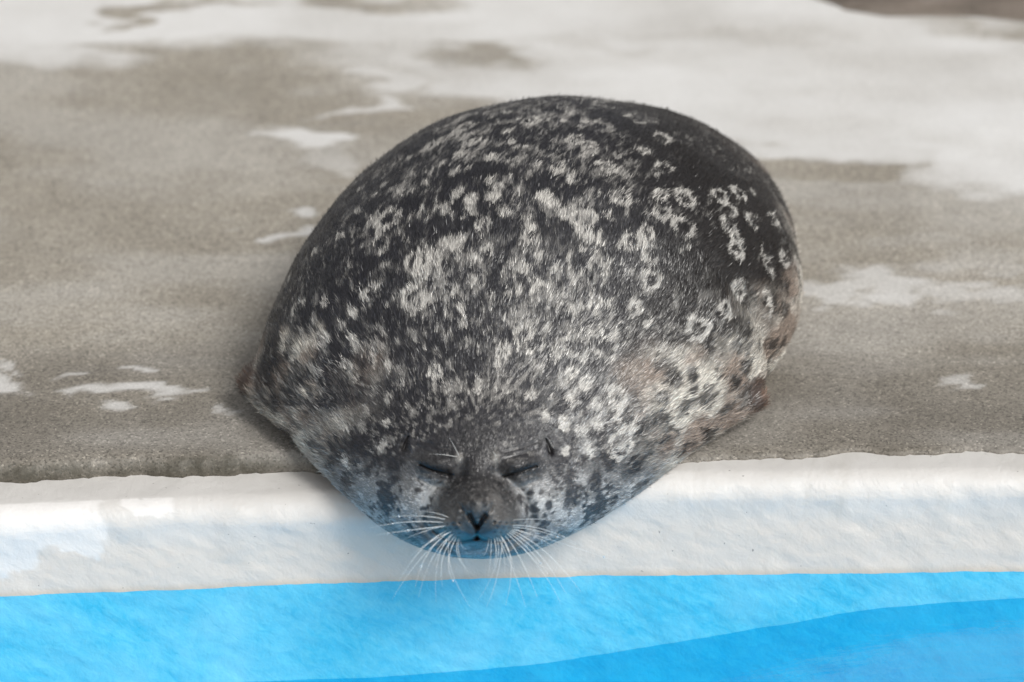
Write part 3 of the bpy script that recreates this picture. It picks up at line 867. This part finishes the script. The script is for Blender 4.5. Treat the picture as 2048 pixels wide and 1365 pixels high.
def build_body():
    nr = Vb.shape[0]
    V = Vb.reshape(-1, 3)
    F = grid_faces(nr, NSEG, True)
    if NSGN < 0: F = F[:, ::-1]
    # caps
    V = np.concatenate([V, Vb[0].mean(0)[None], Vb[-1].mean(0)[None]])
    n = nr * NSEG
    i = np.arange(NSEG); j = (i + 1) % NSEG
    c0 = np.stack([np.full(NSEG, n), j, i], 1)
    l = (nr - 1) * NSEG
    c1 = np.stack([np.full(NSEG, n + 1), l + i, l + j], 1)
    if NSGN < 0: c0, c1 = c0[:, ::-1], c1[:, ::-1]
    o = mesh_np('body', V, F, np.concatenate([c0, c1]), mat_skin(), seal)
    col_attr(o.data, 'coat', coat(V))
    return o

def build_fur(body, N):
    nr = Vb.shape[0]
    a = Vb[:-1]; b = Vb[1:]
    a2 = np.roll(a, -1, 1)
    ar = np.linalg.norm(np.cross(b - a, a2 - a), axis=2)
    cen = (a + b) / 2
    wgt = ar.copy()
    wgt *= np.where(cen[..., 2] < 0.012, np.where(cen[..., 1] > 0.0, 0.15, 1.0), 1.0)
    wgt *= np.where(cen[..., 1] > 0.55, 0.35, 1.0)
    wgt *= 1 + 2.2 * sstep(0.0, -0.08, cen[..., 1])
    cdf = np.cumsum(wgt.ravel()); cdf /= cdf[-1]
    k = np.searchsorted(cdf, rng.random(N))
    r, c = k // NSEG, k % NSEG
    c2 = (c + 1) % NSEG
    f, g = rng.random((N, 1)), rng.random((N, 1))
    def bl(A): return (A[r, c] * (1 - f) + A[r + 1, c] * f) * (1 - g) + (A[r, c2] * (1 - f) + A[r + 1, c2] * f) * g
    P, Nn, T = bl(Vb), bl(Nb), bl(Tb)
    x, u = P[:, 0], P @ UF
    # leave nose leather, eye slits, mouth bare
    bare = np.zeros(N)
    fr = P[:, 1] < -0.02
    for e in EYES: bare = np.maximum(bare, np.exp(-(poly_d(x, u, e) / 0.0018) ** 2))
    for s_, t_ in NOSTR: bare = np.maximum(bare, np.exp(-(seg_d(x, u, s_, t_)[0] / 0.0036) ** 2))
    bare = np.maximum(bare, np.exp(-(seg_d(x, u, px(957, 1030), px(957, 1062))[0] / 0.003) ** 2))
    for m in MOUTH: bare = np.maximum(bare, np.exp(-(poly_d(x, u, m) / 0.003) ** 2))
    for s_, t_ in EARS: bare = np.maximum(bare, np.exp(-(seg_d(x, u, s_, t_)[0] / 0.002) ** 2))
    for c3 in TIPS: wtip = np.linalg.norm(P - np.array(c3) - np.array([0.010 * np.sign(c3[0]), 0.003, 0.006]), axis=1); bare = np.where(wtip < 0.026, np.where(rng.random(N) < 0.8, 9, 0), bare)
    wetk = sstep(0.005, -0.065, u) * sstep(0.0, -0.04, P[:, 1])
    bare = np.maximum(bare, np.where(rng.random(N) < 0.62 * wetk, 1.0, 0.0))
    for p in PADS: bare = np.maximum(bare, np.where(rng.random(N) < 0.75, G(x, u, p, 0.020, 0.013), 0))
    keep = ~((bare > 0.3) & fr) & (bare < 5)
    P, Nn, T = P[keep], Nn[keep], T[keep]
    n = len(P)
    Nn /= np.linalg.norm(Nn, axis=1, keepdims=True)
    headk = sstep(-0.02, -0.11, P[:, 1])
    muz = np.exp(-(((P[:, 0] - MUZ[0]) / 0.06) ** 2 + ((P @ UF - MUZ[1]) / 0.05) ** 2)) * (P[:, 1] < -0.1)
    flank = sstep(0.10, 0.03, P[:, 2]) * sstep(-0.02, 0.05, P[:, 1])
    L = (0.0095 - 0.0045 * headk - 0.0025 * muz + 0.003 * flank) * (0.6 + 0.8 * rng.random(n))
    Wd = (0.00036 - 0.00012 * headk) * (0.6 + 0.8 * rng.random(n))
    lift = np.radians(4.5 + 6 * rng.random(n) ** 2 - 2.0 * headk + 6 * flank + 24 * (rng.random(n) < 0.010))
    jit = (fbm(P, 60, 301, 2) - 0.5) * 0.9 + rng.normal(0, 0.14 , n) + flank * rng.normal(0, 0.25, n)
    B = np.cross(Nn, T)
    B /= np.linalg.norm(B, axis=1, keepdims=True) + 1e-9
    T2 = np.cross(B, Nn)
    D = T2 * np.cos(jit)[:, None] + B * np.sin(jit)[:, None]
    clump = vnoise(P, 420, 311) + 0.5 * vnoise(P, 900, 312) - 0.75
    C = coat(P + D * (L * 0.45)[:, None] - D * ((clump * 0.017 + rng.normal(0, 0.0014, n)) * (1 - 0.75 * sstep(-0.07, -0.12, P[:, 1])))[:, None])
    side = np.cross(Nn, D)
    roll = rng.normal(0, 0.28, n)
    side = side * np.cos(roll)[:, None] + Nn * np.sin(roll)[:, None]
    cl, sl = np.cos(lift)[:, None], np.sin(lift)[:, None]
    mid = P + (D * cl + Nn * sl * 1.25) * (L * 0.5)[:, None]
    tip = P + (D * cl + Nn * sl * 0.85) * L[:, None]
    W1 = side * Wd[:, None]
    root = P - Nn * 0.0006
    V = np.stack([root - W1, root + W1, mid + W1 * 0.8, mid - W1 * 0.8, tip], 1).reshape(-1, 3)
    i = np.arange(n) * 5
    F4 = np.stack([i, i + 1, i + 2, i + 3], 1)
    F3 = np.stack([i + 3, i + 2, i + 4], 1)
    o = mesh_np('fur', V, F4, F3, mat_hair(), seal, smooth=False)
    vb = 0.5 + 1.05 * rng.random(n) ** 1.4 + headk * 1.3 * (rng.random(n) < 0.10)
    C = np.clip(C * vb[:, None], 0, 0.75)
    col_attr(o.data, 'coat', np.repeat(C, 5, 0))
    tag(o, kind='stuff')
    return o

body = build_body()
build_fur(body, 520000)

# ------------------------------------------------------------------ whiskers
def mat_whisker():
    M = NT('whisker')
    M.b.inputs['Base Color'].default_value = (0.72, 0.72, 0.70, 1)
    M.b.inputs['Roughness'].default_value = 0.3
    M.b.inputs['Subsurface Weight'].default_value = 0.0
    return M.m

def mat_drop():
    M = NT('water_drop')
    M.b.inputs['Base Color'].default_value = (0.95, 0.98, 1, 1)
    M.b.inputs['Roughness'].default_value = 0.02
    M.b.inputs['IOR'].default_value = 1.33
    M.b.inputs['Transmission Weight'].default_value = 0.7
    return M.m

WM, DM = mat_whisker(), mat_drop()
VB, NBv = Vb.reshape(-1, 3), Nb.reshape(-1, 3)
FRONT = np.where((VB[:, 1] < -0.05) & (NBv @ FF > 0.0))[0]
def face_point(x, u):
    d = (VB[FRONT, 0] - x) ** 2 + (VB[FRONT] @ UF - u) ** 2
    return VB[FRONT[np.argmin(d)]]

def drop_mesh():
    import bmesh
    bm = bmesh.new()
    bmesh.ops.create_uvsphere(bm, u_segments=10, v_segments=7, radius=1.0)
    me = bpy.data.meshes.new('water_drop')
    bm.to_mesh(me); bm.free()
    for p in me.polygons: p.use_smooth = True
    me.materials.append(DM)
    return me
DROP = drop_mesh()

def whisker(a, ctrl, b, r0=0.00042, fwd=0.018, drops=()):
    """root, bend and tip in the face plane (metres); the hair springs forward from the pad and droops"""
    A = face_point(*a) - FF * 0.002
    dep = A @ FF
    def pt(c, f): return XF * c[0] + UF * c[1] + FF * (dep + f)
    Bz, Cz = pt(ctrl, fwd), pt(b, fwd * 0.55)
    t = np.linspace(0, 1, 22)[:, None]
    P = (1 - t) ** 2 * A + 2 * t * (1 - t) * Bz + t * t * Cz
    T = np.gradient(P, axis=0); T /= np.linalg.norm(T, axis=1, keepdims=True)
    s1 = np.cross(T, FF); s1 /= np.linalg.norm(s1, axis=1, keepdims=True) + 1e-9
    s2 = np.cross(T, s1)
    rad = 0.92 * r0 * (1 - 0.82 * t ** 1.2)
    ang = np.linspace(0, 2 * math.pi, 6, endpoint=False)
    V = P[:, None] + rad[:, None] * (s1[:, None] * np.cos(ang)[None, :, None] + s2[:, None] * np.sin(ang)[None, :, None])
    o = mesh_np('whisker', V.reshape(-1, 3), grid_faces(22, 6, True), mat=WM, parent=seal)
    for k, rr in drops:
        d = bpy.data.objects.new('water_drop', DROP)
        COL.objects.link(d)
        d.location = P[k]
        d.scale = (rr, rr, rr)
        d.parent = o
    return o

def W(r, c, t, **kw): whisker(px(*r), px(*c), px(*t), **kw)
W((898, 1022), (860, 1010), (790, 1016), drops=((18, 0.0011),))
W((893, 1028), (820, 1020), (752, 1038), drops=((14, 0.0010),))
W((898, 1034), (830, 1040), (764, 1051), drops=((11, 0.0012), (17, 0.0010)))
W((890, 1036), (850, 1045), (820, 1059), r0=0.0003)
W((905, 1018), (880, 1005), (848, 1003), r0=0.0003)
W((900, 1044), (850, 1065), (808, 1140), drops=())
W((905, 1046), (855, 1075), (840, 1150), drops=((15, 0.0012),))
W((910, 1044), (865, 1060), (832, 1090), r0=0.00035)
W((908, 1050), (872, 1085), (880, 1178), r0=0.0003)
W((912, 1052), (885, 1075), (872, 1115), r0=0.00035)
W((914, 1048), (868, 1075), (846, 1170), r0=0.0003)
W((916, 1054), (880, 1090), (892, 1150), r0=0.00042)
W((918, 1056), (890, 1105), (914, 1142), drops=((20, 0.0013),))
W((922, 1058), (908, 1090), (945, 1125), r0=0.0003)
W((924, 1060), (915, 1085), (938, 1118), r0=0.0003)
W((926, 1062), (925, 1075), (937, 1080), r0=0.0003)
W((900, 1050), (845, 1090), (795, 1175), r0=0.0003)
W((906, 1054), (890, 1110), (945, 1190), r0=0.00028)
W((980, 1060), (978, 1078), (970, 1092), r0=0.0003)
W((984, 1060), (985, 1090), (978, 1135), r0=0.0003)
W((990, 1058), (1000, 1095), (985, 1118), r0=0.0004)
W((994, 1056), (1012, 1095), (960, 1175), r0=0.00028)
W((998, 1058), (1012, 1085), (1010, 1125), r0=0.0003)
W((1002, 1054), (1022, 1085), (1030, 1120), r0=0.0004)
W((1004, 1056), (1036, 1095), (1012, 1185), r0=0.00035)
W((1010, 1054), (1040, 1085), (1072, 1170), r0=0.00042)
W((1014, 1050), (1045, 1075), (1080, 1112), r0=0.0004)
W((1018, 1048), (1060, 1075), (1095, 1130), r0=0.00042, drops=((16, 0.0010),))
W((1020, 1046), (1075, 1070), (1128, 1165), r0=0.0004)
W((1022, 1044), (1090, 1070), (1155, 1160), r0=0.00042)
W((1024, 1042), (1080, 1055), (1112, 1080), r0=0.0003)
W((1026, 1038), (1085, 1040), (1146, 1071), drops=((15, 0.0012),))
W((1024, 1034), (1080, 1030), (1148, 1068), drops=((17, 0.0010),))
W((1026, 1024), (1070, 1018), (1112, 1024), r0=0.0003)
W((1028, 1042), (1130, 1070), (1216, 1101), r0=0.0003, drops=((19, 0.0012),))
W((1000, 1060), (1030, 1120), (1050, 1190), r0=0.00028)
W((1016, 1052), (1085, 1110), (1118, 1185), r0=0.00028)
W((1006, 1058), (1000, 1140), (975, 1190), r0=0.00028)
# brow whiskers
W((922, 904), (915, 885), (903, 867), r0=0.0003, fwd=0.012)
W((920, 906), (895, 898), (864, 899), r0=0.0003, fwd=0.012)
W((993, 904), (990, 898), (985, 890), r0=0.00025, fwd=0.008)
